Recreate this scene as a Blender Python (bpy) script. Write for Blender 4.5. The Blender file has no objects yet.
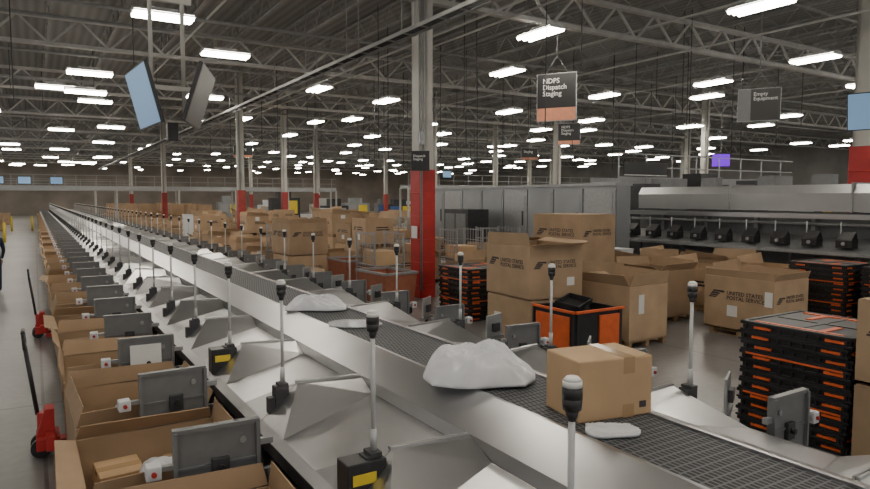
import bpy, math, random
from mathutils import Vector, Matrix, noise
random.seed(7)
COL = bpy.context.scene.collection

# ------------------------------------------------------------------ materials
def nm(name):
    m = bpy.data.materials.new(name); m.use_nodes = True
    nt = m.node_tree; b = nt.nodes['Principled BSDF']
    return m, nt, b
def mat(name, col, rough=0.6, metal=0.0, scale=8, amt=0.15, bump=0.0, rand=0.0, stretch=None):
    m, nt, b = nm(name)
    N, L = nt.nodes, nt.links
    tc = N.new('ShaderNodeTexCoord'); no = N.new('ShaderNodeTexNoise')
    no.inputs['Scale'].default_value = scale; no.inputs['Detail'].default_value = 5
    if stretch:
        mp = N.new('ShaderNodeMapping'); mp.inputs['Scale'].default_value = stretch
        L.new(tc.outputs['Object'], mp.inputs['Vector']); L.new(mp.outputs['Vector'], no.inputs['Vector'])
    else: L.new(tc.outputs['Object'], no.inputs['Vector'])
    cr = N.new('ShaderNodeValToRGB')
    cr.color_ramp.elements[0].position = 0.3; cr.color_ramp.elements[1].position = 0.7
    lo = [c*(1-amt) for c in col]; hi = [min(1, c*(1+amt)) for c in col]
    cr.color_ramp.elements[0].color = (*lo, 1); cr.color_ramp.elements[1].color = (*hi, 1)
    L.new(no.outputs['Fac'], cr.inputs['Fac'])
    out = cr.outputs['Color']
    if rand > 0:
        oi = N.new('ShaderNodeObjectInfo'); hs = N.new('ShaderNodeHueSaturation')
        mr = N.new('ShaderNodeMapRange')
        mr.inputs['To Min'].default_value = 1-rand; mr.inputs['To Max'].default_value = 1+rand
        L.new(oi.outputs['Random'], mr.inputs['Value']); L.new(mr.outputs['Result'], hs.inputs['Value'])
        L.new(out, hs.inputs['Color']); out = hs.outputs['Color']
    L.new(out, b.inputs['Base Color'])
    b.inputs['Roughness'].default_value = rough; b.inputs['Metallic'].default_value = metal
    if bump > 0:
        bp = N.new('ShaderNodeBump'); bp.inputs['Strength'].default_value = bump; bp.inputs['Distance'].default_value = 0.01
        L.new(no.outputs['Fac'], bp.inputs['Height']); L.new(bp.outputs['Normal'], b.inputs['Normal'])
    return m
def emit(name, col, s):
    m, nt, b = nm(name)
    b.inputs['Base Color'].default_value = (*[min(1, c) for c in col], 1)
    b.inputs['Emission Color'].default_value = (*col, 1)
    b.inputs['Emission Strength'].default_value = s
    return m

CARD = mat('cardboard', (0.41, 0.285, 0.175), 0.8, 0, 2.5, 0.12, rand=0.2)
CARDIN = mat('cardboard_inside', (0.39, 0.27, 0.165), 0.85, 0, 3, 0.08, rand=0.1)
PARCEL = mat('parcel_cardboard', (0.50, 0.335, 0.185), 0.7, 0, 4, 0.06, rand=0.1)
TAPE = mat('brown_tape', (0.42, 0.28, 0.15), 0.18, 0, 6, 0.05)
INK = mat('dark_print', (0.05, 0.04, 0.042), 0.7, 0, 5, 0.05)
WHITE = mat('white_paper', (0.75, 0.75, 0.73), 0.6, 0, 5, 0.04)
STEEL = mat('sheet_steel', (0.47, 0.47, 0.475), 0.30, 0.95, 1.5, 0.04)
CHUTE = mat('worn_chute_steel', (0.50, 0.50, 0.50), 0.31, 0.93, 3, 0.05)
GALV = mat('galvanised_steel', (0.34, 0.35, 0.355), 0.45, 0.6, 12, 0.1)
GREYP = mat('grey_painted_steel', (0.18, 0.185, 0.19), 0.42, 0.2, 9, 0.08)
DARK = mat('dark_frame_paint', (0.045, 0.046, 0.05), 0.5, 0.2, 6, 0.2)
BLACK = mat('black_plastic', (0.020, 0.020, 0.022), 0.42, 0, 9, 0.25)
ORANGE = mat('orange_plastic', (0.70, 0.13, 0.035), 0.45, 0, 9, 0.1)
ORDULL = mat('dull_orange_band', (0.60, 0.25, 0.15), 0.5, 0, 9, 0.08)
HAMP = mat('faded_orange_tub', (0.36, 0.13, 0.075), 0.55, 0, 9, 0.1)
RED = mat('red_paint', (0.43, 0.024, 0.023), 0.5, 0, 2.5, 0.2)
REDF = mat('faded_red_paint', (0.32, 0.04, 0.035), 0.5, 0, 7, 0.12)
YELLOW = mat('yellow_paint', (0.75, 0.56, 0.04), 0.45, 0, 7, 0.08)
BLUE = mat('blue_paint', (0.05, 0.12, 0.35), 0.5, 0, 7, 0.1)
RODM = mat('grey_rod', (0.50, 0.51, 0.51), 0.4, 0.3, 10, 0.08)
LENSW = mat('frosted_lens', (0.80, 0.80, 0.76), 0.3, 0, 10, 0.03)
COLW = mat('column_paint', (0.52, 0.51, 0.47), 0.55, 0, 1.5, 0.10)
JOIST = mat('joist_primer', (0.28, 0.28, 0.275), 0.6, 0.1, 3, 0.15)
GIRD = mat('girder_paint', (0.44, 0.44, 0.42), 0.6, 0.0, 3, 0.12)
WOOD = mat('pallet_wood', (0.30, 0.20, 0.11), 0.85, 0, 12, 0.25)
POLY = mat('white_poly_bag', (0.70, 0.71, 0.74), 0.22, 0, 7, 0.05, bump=0.35)
POLYG = mat('silver_poly_bag', (0.56, 0.58, 0.61), 0.25, 0.2, 8, 0.08, bump=0.4)
TUB = mat('white_corrugated_plastic', (0.62, 0.64, 0.66), 0.5, 0, 5, 0.06)
MACH = mat('machine_panel', (0.29, 0.305, 0.315), 0.42, 0.4, 1.2, 0.08)
HOOD = mat('brushed_hood_steel', (0.42, 0.43, 0.43), 0.36, 0.8, 1.0, 0.08)
SKIN = mat('skin', (0.35, 0.19, 0.13), 0.6, 0, 9, 0.05)
CLOTH = mat('navy_cloth', (0.02, 0.03, 0.06), 0.9, 0, 20, 0.2)
SIGNB = mat('sign_black', (0.018, 0.018, 0.019), 0.4, 0, 5, 0.1)
SIGNT = mat('sign_white', (0.75, 0.75, 0.73), 0.5, 0, 5, 0.02)
LAMP = emit('lamp_diffuser', (1.0, 0.93, 0.81), 42)
SCREEN = emit('screen_glow', (0.22, 0.38, 0.60), 0.42)
PURP = emit('purple_glow', (0.14, 0.0, 0.62), 1.3)

def floor_mat():
    m, nt, b = nm('polished_concrete'); N, L = nt.nodes, nt.links
    tc = N.new('ShaderNodeTexCoord'); a = N.new('ShaderNodeTexNoise'); a.inputs['Scale'].default_value = 0.5; a.inputs['Detail'].default_value = 8
    c = N.new('ShaderNodeTexNoise'); c.inputs['Scale'].default_value = 9; c.inputs['Detail'].default_value = 6
    L.new(tc.outputs['Object'], a.inputs['Vector']); L.new(tc.outputs['Object'], c.inputs['Vector'])
    mx = N.new('ShaderNodeMix'); mx.data_type = 'FLOAT'; mx.inputs[0].default_value = 0.35
    L.new(a.outputs['Fac'], mx.inputs[2]); L.new(c.outputs['Fac'], mx.inputs[3])
    cr = N.new('ShaderNodeValToRGB'); cr.color_ramp.elements[0].position = 0.35; cr.color_ramp.elements[1].position = 0.65
    cr.color_ramp.elements[0].color = (0.14, 0.137, 0.133, 1); cr.color_ramp.elements[1].color = (0.21, 0.207, 0.202, 1)
    L.new(mx.outputs[0], cr.inputs['Fac'])
    br = N.new('ShaderNodeTexBrick'); br.offset = 0; br.inputs['Scale'].default_value = 0.22
    br.inputs['Mortar Size'].default_value = 0.004; br.inputs['Brick Width'].default_value = 1; br.inputs['Row Height'].default_value = 1
    br.inputs['Color1'].default_value = (1, 1, 1, 1); br.inputs['Color2'].default_value = (1, 1, 1, 1); br.inputs['Mortar'].default_value = (0.5, 0.5, 0.5, 1)
    L.new(tc.outputs['Object'], br.inputs['Vector'])
    mm = N.new('ShaderNodeMix'); mm.data_type = 'RGBA'; mm.blend_type = 'MULTIPLY'; mm.inputs[0].default_value = 1
    L.new(cr.outputs['Color'], mm.inputs[6]); L.new(br.outputs['Color'], mm.inputs[7]); L.new(mm.outputs[2], b.inputs['Base Color'])
    b.inputs['Roughness'].default_value = 0.33
    return m
FLOORM = floor_mat()

def belt_mat():
    m, nt, b = nm('modular_belt'); N, L = nt.nodes, nt.links
    tc = N.new('ShaderNodeTexCoord')
    br = N.new('ShaderNodeTexBrick'); br.offset = 0.5
    br.inputs['Scale'].default_value = 1; br.inputs['Brick Width'].default_value = 0.034; br.inputs['Row Height'].default_value = 0.06
    br.inputs['Mortar Size'].default_value = 0.007; br.inputs['Mortar Smooth'].default_value = 0.3
    br.inputs['Color1'].default_value = (0.022, 0.023, 0.026, 1); br.inputs['Color2'].default_value = (0.03, 0.032, 0.035, 1)
    br.inputs['Mortar'].default_value = (0.13, 0.135, 0.145, 1)
    L.new(tc.outputs['Object'], br.inputs['Vector']); L.new(br.outputs['Color'], b.inputs['Base Color'])
    bp = N.new('ShaderNodeBump'); bp.inputs['Strength'].default_value = 0.4; bp.inputs['Distance'].default_value = 0.004
    L.new(br.outputs['Fac'], bp.inputs['Height']); L.new(bp.outputs['Normal'], b.inputs['Normal'])
    b.inputs['Roughness'].default_value = 0.6; b.inputs['Specular IOR Level'].default_value = 0.25
    return m
BELT = belt_mat()
def deck_mat():
    m, nt, b = nm('roof_deck'); N, L = nt.nodes, nt.links
    tc = N.new('ShaderNodeTexCoord'); w = N.new('ShaderNodeTexWave'); w.wave_type = 'BANDS'; w.bands_direction = 'X'; w.inputs['Scale'].default_value = 1.0
    L.new(tc.outputs['Object'], w.inputs['Vector'])
    cr = N.new('ShaderNodeValToRGB'); cr.color_ramp.elements[0].color = (0.165, 0.165, 0.16, 1); cr.color_ramp.elements[1].color = (0.24, 0.24, 0.232, 1)
    L.new(w.outputs['Fac'], cr.inputs['Fac']); L.new(cr.outputs['Color'], b.inputs['Base Color']); b.inputs['Roughness'].default_value = 0.7
    return m
DECK = deck_mat()

# ------------------------------------------------------------------ mesh helper
class MB:
    def __init__(s): s.v = []; s.f = []; s.m = []; s.s = []
    def box(s, c, d, mi=0, M=None):
        c = Vector(c); n = len(s.v)
        for x in (-.5, .5):
            for y in (-.5, .5):
                for z in (-.5, .5):
                    p = Vector((x*d[0], y*d[1], z*d[2]))
                    if M: p = M @ p
                    s.v.append(p + c)
        for q in ((0, 1, 3, 2), (4, 6, 7, 5), (0, 4, 5, 1), (2, 3, 7, 6), (0, 2, 6, 4), (1, 5, 7, 3)):
            s.f.append([n+i for i in q]); s.m.append(mi); s.s.append(False)
        return s
    def b2(s, x0, x1, y0, y1, z0, z1, mi=0):
        return s.box(((x0+x1)/2, (y0+y1)/2, (z0+z1)/2), (x1-x0, y1-y0, z1-z0), mi)
    def cyl(s, p0, p1, r, n=12, r2=None, mi=0):
        p0 = Vector(p0); p1 = Vector(p1); r2 = r if r2 is None else r2
        a = (p1-p0).normalized(); u = a.orthogonal().normalized(); w = a.cross(u); k = len(s.v)
        for i in range(n):
            t = 2*math.pi*i/n; d = u*math.cos(t)+w*math.sin(t)
            s.v.append(p0+d*r); s.v.append(p1+d*r2)
        for i in range(n):
            j = (i+1) % n
            s.f.append([k+2*i, k+2*j, k+2*j+1, k+2*i+1]); s.m.append(mi); s.s.append(True)
        s.f.append([k+2*i for i in range(n)][::-1]); s.m.append(mi); s.s.append(False)
        s.f.append([k+2*i+1 for i in range(n)]); s.m.append(mi); s.s.append(False)
        return s
    def bar(s, p0, p1, w, mi=0):
        p0 = Vector(p0); p1 = Vector(p1); d = p1-p0
        q = d.to_track_quat('Z', 'Y').to_matrix()
        return s.box((p0+p1)/2, (w, w, d.length), mi, q)
    def poly(s, pts, mi=0):
        k = len(s.v); s.v += [Vector(p) for p in pts]; s.f.append(list(range(k, k+len(pts)))); s.m.append(mi); s.s.append(False)
        return s
    def prism(s, pts, d, mi=0):
        d = Vector(d); n = len(pts); k = len(s.v)
        s.v += [Vector(p) for p in pts] + [Vector(p)+d for p in pts]
        s.f.append(list(range(k, k+n))[::-1]); s.f.append(list(range(k+n, k+2*n)))
        for i in range(n):
            j = (i+1) % n; s.f.append([k+i, k+j, k+n+j, k+n+i])
        s.m += [mi]*(n+2); s.s += [False]*(n+2)
        return s
    def obj(s, name, mats, parent=None, loc=(0, 0, 0), bevel=0):
        me = bpy.data.meshes.new(name); me.from_pydata([tuple(v) for v in s.v], [], s.f)
        if not isinstance(mats, (list, tuple)): mats = [mats]
        for m in mats: me.materials.append(m)
        for p, mi, sm in zip(me.polygons, s.m, s.s): p.material_index = mi; p.use_smooth = sm
        me.update()
        o = bpy.data.objects.new(name, me); COL.objects.link(o); o.location = loc
        if parent: o.parent = parent
        if bevel:
            b = o.modifiers.new('bevel', 'BEVEL'); b.width = bevel; b.segments = 2; b.limit_method = 'ANGLE'
        return o
def root(name, loc=(0, 0, 0), rz=0):
    o = bpy.data.objects.new(name, None); o.empty_display_size = 0.2; COL.objects.link(o); o.location = loc; o.rotation_euler = (0, 0, rz); return o
def tag(o, label, cat, group=None):
    o['label'] = label; o['category'] = cat
    if group: o['group'] = group
    return o
def structure(o):
    o['kind'] = 'structure'; return o
def dup(o, loc=None, rz=None, scale=None, label=None, group=None, parent=None):
    n = o.copy(); COL.objects.link(n)
    if parent is not None: n.parent = parent
    if loc is not None: n.location = loc
    if rz is not None: n.rotation_euler = (n.rotation_euler[0], n.rotation_euler[1], rz)
    if scale is not None: n.scale = scale
    if label: n['label'] = label
    if group: n['group'] = group
    for c in o.children: dup(c, parent=n)
    return n
def text_obj(body, size, m, parent, origin, facing, name='printed_lettering', align='LEFT', space=0.9):
    cu = bpy.data.curves.new(name, 'FONT'); cu.body = body; cu.size = size; cu.align_x = align; cu.space_line = space; cu.extrude = 0.0008; cu.offset = size*0.012
    cu.resolution_u = 2
    t = bpy.data.objects.new('tmp', cu); COL.objects.link(t)
    dg = bpy.context.evaluated_depsgraph_get(); me = bpy.data.meshes.new_from_object(t.evaluated_get(dg)); bpy.data.objects.remove(t)
    me.materials.clear(); me.materials.append(m)
    if facing == '-x': R = Matrix(((0, 0, -1), (-1, 0, 0), (0, 1, 0)))
    elif facing == '-y': R = Matrix(((1, 0, 0), (0, 0, -1), (0, 1, 0)))
    else: R = Matrix.Identity(3)
    me.transform(R.to_4x4())
    o = bpy.data.objects.new(name, me); COL.objects.link(o); o.location = origin; o.parent = parent
    return o

# ------------------------------------------------------------------ room
f = MB().b2(-14, 76, -8, 112, -0.2, 0).obj('floor', FLOORM); structure(f)
f = MB().b2(-14, 76, -8, 112, 9.0, 9.15).obj('ceiling', DECK); structure(f)
f = MB().b2(-14, 76, 112, 112.3, 0, 9.0).obj('wall_north', mat('wall_paint', (0.22, 0.19, 0.16), 0.8, 0, 0.4, 0.2)); structure(f)
f = MB().b2(76, 76.3, -8, 112, 0, 9.0).obj('wall_east', mat('wall_paint_grey', (0.25, 0.24, 0.23), 0.8, 0, 0.4, 0.2)); structure(f)

def truss(L, z0, z1, w, step, axis):
    mb = MB()
    P = (lambda a, z: (0, a, z)) if axis == 'y' else (lambda a, z: (a, 0, z))
    n = int(L/step)
    for z in (z0, z1):
        c = P(L/2, z); d = (w*2, L, w) if axis == 'y' else (L, w*2, w)
        mb.box(c, d)
    for i in range(n):
        a = i*step; mb.bar(P(a, z0), P(a+step/2, z1), w*0.6); mb.bar(P(a+step/2, z1), P(a+step, z0), w*0.6)
    return mb
j = truss(110, 8.30, 8.93, 0.05, 1.2, 'y').obj('ceiling_joist', JOIST, loc=(-13, 0, 0))
tag(j, 'dark grey open-web steel roof joist under the deck', 'roof joist', 'roof joists')
for i in range(1, 42): dup(j, loc=(-13+i*1.95, 0, 0))
g = truss(88, 7.35, 8.2, 0.11, 1.7, 'x').obj('roof_girder', GIRD, loc=(-13, 4, 0))
tag(g, 'pale grey steel truss girder spanning between columns', 'roof girder', 'roof girders')
for i in range(1, 11): dup(g, loc=(-13, 4+i*10.1, 0))
p = MB().cyl((-12, 0, 0), (70, 0, 0), 0.05, 8).obj('sprinkler_pipe', JOIST, loc=(0, 11, 8.1))
tag(p, 'long grey sprinkler pipe under the roof joists', 'pipe', 'sprinkler pipes')
for i in range(1, 18): dup(p, loc=(0, 11+i*4.3, 8.15 - 0.3*(i % 3)))
p = MB().cyl((0, 2, 0), (0, 108, 0), 0.035, 8).obj('conduit_run', GIRD, loc=(4.4, 0, 7.6))
tag(p, 'thin grey conduit running the length of the hall', 'pipe', 'conduit runs')
for x, z in [(-3.2, 7.5), (10.2, 7.25), (11.0, 7.3), (16.5, 7.8), (18.2, 7.25), (24, 7.4), (31, 7.3)]: dup(p, loc=(x, 0, z))
hc = MB().cyl((0, 0, 0), (0, 0, 1), 0.014, 6).obj('hanging_cable', DARK, loc=(11, 12.6, 4.2)); hc.scale = (1, 1, 4.5)
tag(hc, 'thin dark cable hanging from the roof', 'cable', 'hanging cables')
for i in range(70):
    z = random.uniform(3.6, 6.8); dup(hc, loc=(random.uniform(9.5, 34), random.uniform(13, 52), z), scale=(1, 1, 8.6-z))
for i in range(16):
    z = random.uniform(4.6, 7); dup(hc, loc=(random.uniform(-5, 6), random.uniform(18, 52), z), scale=(1, 1, 8.6-z))
mb = MB()
for dx in (-0.16, 0.16): mb.b2(dx-0.012, dx+0.012, 0, 90, 0, 0.08)
for i in range(120): mb.b2(-0.16, 0.16, i*0.75, i*0.75+0.04, 0.01, 0.03)
for i in range(30): mb.b2(-0.18, -0.165, i*3, i*3+0.02, 0, 2.1); mb.b2(0.165, 0.18, i*3, i*3+0.02, 0, 2.1)
for k in range(3): mb.cyl((-0.08+k*0.08, 0, 0.045), (-0.08+k*0.08, 90, 0.045), 0.02, 6, mi=1)
tag(mb.obj('cable_tray', [JOIST, DARK], loc=(7.3, 4, 6.15)), 'long ladder cable tray hung from the roof, carrying dark cables', 'cable tray')

# columns
def column(w, gh, gm, lab):
    r = root('building_column'); tag(r, lab, 'column', 'building columns')
    mb = MB(); h = w/2
    mb.b2(-h, h, -h, -h+0.04, 0, 8.9); mb.b2(-h, h, h-0.04, h, 0, 8.9); mb.b2(-0.03, 0.03, -h, h, 0, 8.9)
    mb.b2(-h, -h+0.01, -h, h, 0, 8.9)
    mb.obj('shaft', COLW, r)
    mb = MB(); mb.cyl((-h*0.5, -h-0.03, 0), (-h*0.5, -h-0.03, 8.9), 0.03, 8); mb.obj('conduit', JOIST, r)
    g = MB().b2(-h-0.03, h+0.03, -h-0.08, h+0.03, 0, gh)
    for k in range(5): g.b2(-h-0.04, h+0.04, -h-0.09, h+0.04, 0.3+k*gh*0.18, 0.33+k*gh*0.18)
    g.obj('red_guard', gm, r, bevel=0.03)
    return r
c0 = column(0.38, 3.2, RED, 'pale painted steel column with bright red lower guard'); c0.location = (8.3, 14.1, 0)
s = root('column_sign', (8.3-0.26, 14.1-0.36, 3.16), math.radians(-38)); tag(s, 'small black notice panel strapped to the column', 'sign')
MB().b2(-0.22, 0.22, -0.015, 0.015, 0, 0.48).obj('panel', SIGNB, s)
text_obj('Dispatch\nStaging', 0.085, SIGNT, s, (-0.18, -0.02, 0.33), '-y')
MB().cyl((-.2, -.3, 0.2), (-.2, -.3, 8.9), .03, 8).obj('conduit', JOIST, c0); MB().b2(-.27, -.13, -.36, -.26, 3.8, 4.1).obj('junction_box', GALV, c0)
MB().b2(-.26, -.25, -.18, .1, 1.5, 1.8).obj('white_notice', WHITE, c0)
c1 = column(0.32, 2.9, REDF, 'slim pale steel column with faded red guard'); c1.location = (9.2, 34.3, 0)
COLS = [(8.6, 54), (8.6, 74), (25.9, 28.6), (21, 34.3), (21, 54), (21, 74), (33, 24), (33, 44), (33, 64), (33, 84), (45, 14.1), (45, 34.3), (45, 54), (57, 24), (57, 44), (57, 64), (-6, 44), (-6, 64), (14.8, 44)]
for X, Y in COLS: dup(c1, loc=(X, Y, 0))
dup(c0, loc=(20.9, 9.6, 0), scale=(2.0, 2.0, 1.25), label='wide pale steel column with red lower guard')

# ------------------------------------------------------------------ ceiling lights
lt = root('ceiling_light', (2.9, 17.6, 7.0)); tag(lt, 'lit wide high-bay light hanging on wires', 'ceiling light', 'high-bay lights')
mb = MB(); mb.prism([(-0.72, -0.14, 0.12), (-0.72, 0.14, 0.12), (-0.72, 0.32, 0), (-0.72, -0.32, 0)], (1.44, 0, 0)); mb.b2(-0.35, 0.35, -0.08, 0.08, 0.12, 0.19)
mb.obj('housing', mat('fixture_white', (0.5, 0.5, 0.5), 0.4), lt)
for y0 in (-0.29, -0.09, 0.11): MB().cyl((-0.69, y0+0.09, -0.0), (0.69, y0+0.09, -0.0), 0.07, 8).obj('diffuser', LAMP, lt)
MB().cyl((-0.6, 0, 0.1), (-0.6, 0, 1.9), 0.008, 5).obj('suspension_wire', JOIST, lt); MB().cyl((0.6, 0, 0.1), (0.6, 0, 1.9), 0.008, 5).obj('suspension_wire', JOIST, lt)
used = [(2.9, 17.6)]
def light(x, y, z=7.0):
    if abs(x-7.3) < 1.0: x = 6.2 if x < 7.3 else 8.5
    for (a, b) in used:
        if abs(a-x) < 2.2 and abs(b-y) < 2.2: return
    used.append((x, y)); dup(lt, loc=(x, y, z), rz=(math.pi/2 if x > 8 else 0)+random.uniform(-.03, .03))
for p in [(5.3, 21.2), (0.9, 31), (2.6, 34.5), (14.7, 9.3), (12, 14), (14.6, 18.8), (25.6, 18.6), (21.7, 11.8), (22.8, 16.3), (14.4, 36.9)]: light(*p)
for X, Y in [(-2, 1), (2.2, 3.0), (-1, 9), (5.5, 9.5), (9.2, 3.5), (15, 2), (21, 3), (3, -3), (9.5, -3)]: light(X, Y)
for ix in range(-2, 11):
    for iy in range(0, 15):
        x = 2.5+ix*5.9 + random.uniform(-2.2, 2.2); y = 24.5+iy*5.6+random.uniform(-1.9, 1.9)
        if x < -9 or random.random() < 0.10: continue
        light(x, y, 6.9+random.uniform(-.4, .1))
for ix in range(2, 9):
    for iy in range(0, 3): light(10+ix*6.2+random.uniform(-1, 1), 8+iy*6+random.uniform(-1, 1))

# ------------------------------------------------------------------ sorter conveyor
PITCH = 1.56; Y0 = 0.07; NB = 60; YE = Y0+PITCH*NB; CX = 2.87
r = root('sorting_conveyor', (0, 0, 0)); tag(r, 'long steel sorting conveyor with dark grey modular belt', 'conveyor belt')
MB().b2(2.57, 3.17, -1.5, YE, 1.12, 1.17).obj('belt', BELT, r)
mb = MB()
mb.prism([(2.57, -1.5, 1.182), (2.545, -1.5, 1.182), (2.215, -1.5, 1.06), (2.215, -1.5, 1.0), (2.23, -1.5, 1.0), (2.57, -1.5, 1.15)], (0, YE+1.5, 0))
mb.obj('side_skirt', STEEL, r)
mb = MB(); mb.prism([(3.17, -1.5, 1.182), (3.195, -1.5, 1.182), (3.525, -1.5, 1.06), (3.525, -1.5, 1.0), (3.51, -1.5, 1.0), (3.17, -1.5, 1.15)], (0, YE+1.5, 0))
mb.obj('side_skirt', STEEL, r)
MB().b2(2.3, 3.44, -1.5, YE, 0.72, 1.0).obj('undercarriage', DARK, r)
for i in range(0, 24):
    y = Y0+i*PITCH
    for x in (2.35, 3.39): MB().b2(x-0.035, x+0.035, y-0.035, y+0.035, 0, 0.72).obj('leg', DARK, r)
def frame(sgn):
    def X(x): return x if sgn < 0 else 2*CX-x
    r = root('chute_support_frame')
    a, b = sorted((X(1.34), X(1.40))); MB().b2(a, b, -PITCH/2, PITCH/2, 0.70, 0.785).obj('side_rail', DARK, r)
    for x in (1.37, 2.1): MB().b2(X(x)-.03, X(x)+.03, -PITCH/2, -PITCH/2+.06, 0, 0.70).obj('leg', DARK, r)
    a, b = sorted((X(1.40), X(2.2))); MB().b2(a, b, -PITCH/2, -PITCH/2+.05, 0.62, 0.68).obj('crossbar', DARK, r)
    return r
for sg in (-1, 1):
    fr = frame(sg); tag(fr, 'dark steel frame carrying one sorter chute', 'support frame', 'chute support frames'); fr.location = (0, Y0+PITCH/2, 0)
    for i in range(1, NB): dup(fr, loc=(0, Y0+PITCH*(i+.5), 0))

def chute_mesh(sgn):
    def X(x): return x if sgn < 0 else 2*CX-x
    r = root('discharge_chute')
    h = PITCH/2-0.004; mb = MB()
    w1, w0 = 0.30, 0.55; zt, zb = 0.965, 0.84
    mb.poly([(X(2.21), -w0, zt), (X(2.21), w0, zt), (X(1.40), w1, zb), (X(1.40), -w1, zb)])
    mb.poly([(X(1.40), -h, zb), (X(1.40), h, zb), (X(1.335), h, 0.80), (X(1.335), -h, 0.80)])
    mb.poly([(X(2.213), -h, 1.06), (X(2.213), h, 1.06), (X(2.213), w0, zt), (X(2.213), -w0, zt)])
    mb.obj('slide_plate', CHUTE, r)
    for s in (-1, 1):
        mb = MB(); y = s*h
        a = (X(2.21), y, 1.06); b = (X(1.68), y, 1.088); e = (X(1.40), y, zb); c = (X(1.40), s*w1, zb); d = (X(2.21), s*w0, zt)
        mb.poly([a, b, d]); mb.poly([b, c, d]); mb.poly([b, e, c])
        mb.prism([(X(1.66), y, 1.098), (X(2.20), y, 1.072), (X(2.20), y, 1.055), (X(1.66), y, 1.078)], (0, -s*0.014, 0))
        mb.obj('divider_panel', CHUTE, r)
    return r
chl = chute_mesh(-1); tag(chl, 'shiny folded steel discharge chute with triangular side facets', 'chute', 'sorter chutes')
chr_ = chute_mesh(1); tag(chr_, 'shiny folded steel discharge chute with triangular side facets', 'chute', 'sorter chutes')
chl.location = (0, Y0+PITCH/2, 0); chr_.location = (0, Y0+PITCH/2, 0)
for i in range(1, NB):
    dup(chl, loc=(0, Y0+PITCH*(i+.5), 0)); dup(chr_, loc=(0, Y0+PITCH*(i+.5), 0))

def post():
    r = root('signal_post'); tag(r, 'thin grey post with black and white indicator lamp', 'indicator post', 'sorter signal posts')
    mb = MB(); mb.b2(-0.07, 0.035, -0.045, 0.045, -0.23, -0.02); mb.b2(-0.04, 0.03, -0.05, 0.05, -0.02, 0.0); mb.b2(-0.12, -0.07, -0.035, 0.035, -0.22, -0.10)
    mb.obj('bracket', DARK, r, bevel=0.004)
    mb = MB(); mb.cyl((0, 0, 0), (0, 0, 0.68), 0.0125, 10); mb.cyl((0, 0, 0), (0, 0, 0.12), 0.019, 10); mb.obj('rod', RODM, r)
    mb = MB(); mb.cyl((0, 0, 0.63), (0, 0, 0.67), 0.016, 14, 0.026); mb.cyl((0, 0, 0.67), (0, 0, 0.71), 0.033, 16, 0.036); mb.cyl((0, 0, 0.71), (0, 0, 0.75), 0.036, 16); mb.obj('lamp_head', BLACK, r)
    mb = MB(); mb.cyl((0, 0, 0.75), (0, 0, 0.772), 0.034, 16); mb.cyl((0, 0, 0.772), (0, 0, 0.785), 0.034, 16, 0.022); mb.obj('lamp_lens', LENSW, r)
    return r
pp = post(); pp.location = (1.56, Y0+PITCH, 1.10)
for i in range(0, NB):
    o = dup(pp, loc=(1.56, Y0+PITCH*i, 1.10)) if i != 1 else pp
    if i > 0: dup(pp, loc=(4.18, Y0+PITCH*i-0.08, 1.09))
    if i in (2, 4):
        MB().b2(-0.19, 0.045, -0.075, 0.075, -0.26, -0.03).obj('sensor_box', BLACK, o, bevel=0.006); MB().b2(-0.16, -0.02, -0.0785, -0.075, -0.15, -0.09).obj('yellow_sticker', YELLOW, o)

def gate():
    r = root('bay_gate'); tag(r, 'grey steel bay plate with latch and push-button box', 'bay plate', 'bay plates along the sorter')
    mb = MB(); mb.b2(-0.25, 0.25, -0.012, 0.012, -0.25, 0.23)
    mb.b2(-0.27, -0.245, -0.045, 0.03, -0.25, 0.23); mb.b2(0.245, 0.27, -0.045, 0.03, -0.25, 0.23); mb.b2(-0.27, 0.27, -0.03, 0.03, 0.22, 0.245); mb.b2(-0.245, 0.245, -0.025, 0.012, -0.02, -0.005)
    mb.obj('plate', GREYP, r)
    MB().b2(-0.04, 0.07, -0.05, -0.012, -0.10, 0.03).obj('latch', DARK, r, bevel=0.004)
    MB().cyl((0.015, -0.085, -0.03), (0.015, -0.04, -0.03), 0.022, 14).obj('knob', BLACK, r); MB().cyl((0.16, -0.03, 0.12), (0.16, -0.012, 0.12), 0.022, 12).obj('bolt', GALV, r)
    MB().b2(0.27, 0.36, -0.02, 0.02, 0.06, 0.10).obj('arm', GALV, r); MB().b2(0.27, 0.36, -0.02, 0.02, -0.15, -0.11).obj('arm', GALV, r)
    MB().b2(-0.36, -0.27, -0.02, 0.02, 0.0, 0.03).obj('control_arm', GALV, r)
    MB().b2(-0.43, -0.34, -0.05, 0.05, -0.04, 0.05).obj('control_box', TUB, r, bevel=0.008)
    MB().cyl((-0.385, -0.05, 0.005), (-0.385, -0.07, 0.005), 0.016, 12).obj('push_button', RED, r)
    MB().b2(0.28, 0.32, -0.025, 0.025, -0.80, -0.11).obj('stand_leg', DARK, r)
    return r
gt = gate(); gt.location = (0.95, 2.68, 0.80)
hb = root('hinged_bracket'); tag(hb, 'small grey hinged bracket on the chute edge', 'bracket', 'hinged brackets on the chute edge')
MB().b2(-.15, .15, -.01, .01, .04, .30).obj('plate', GALV, hb, bevel=0.004); MB().b2(-.17, .17, -.03, .03, 0, .04).obj('hinge', GREYP, hb); MB().b2(-.06, .06, -.05, -.01, .1, .2).obj('catch', DARK, hb, bevel=0.004)
MB().b2(-.02, .02, -.02, .02, -.8, 0).obj('stand_leg', DARK, hb)
hb.location = (4.56, 3.05, 0.82); hb.rotation_euler = (0, 0, .5)
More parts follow.
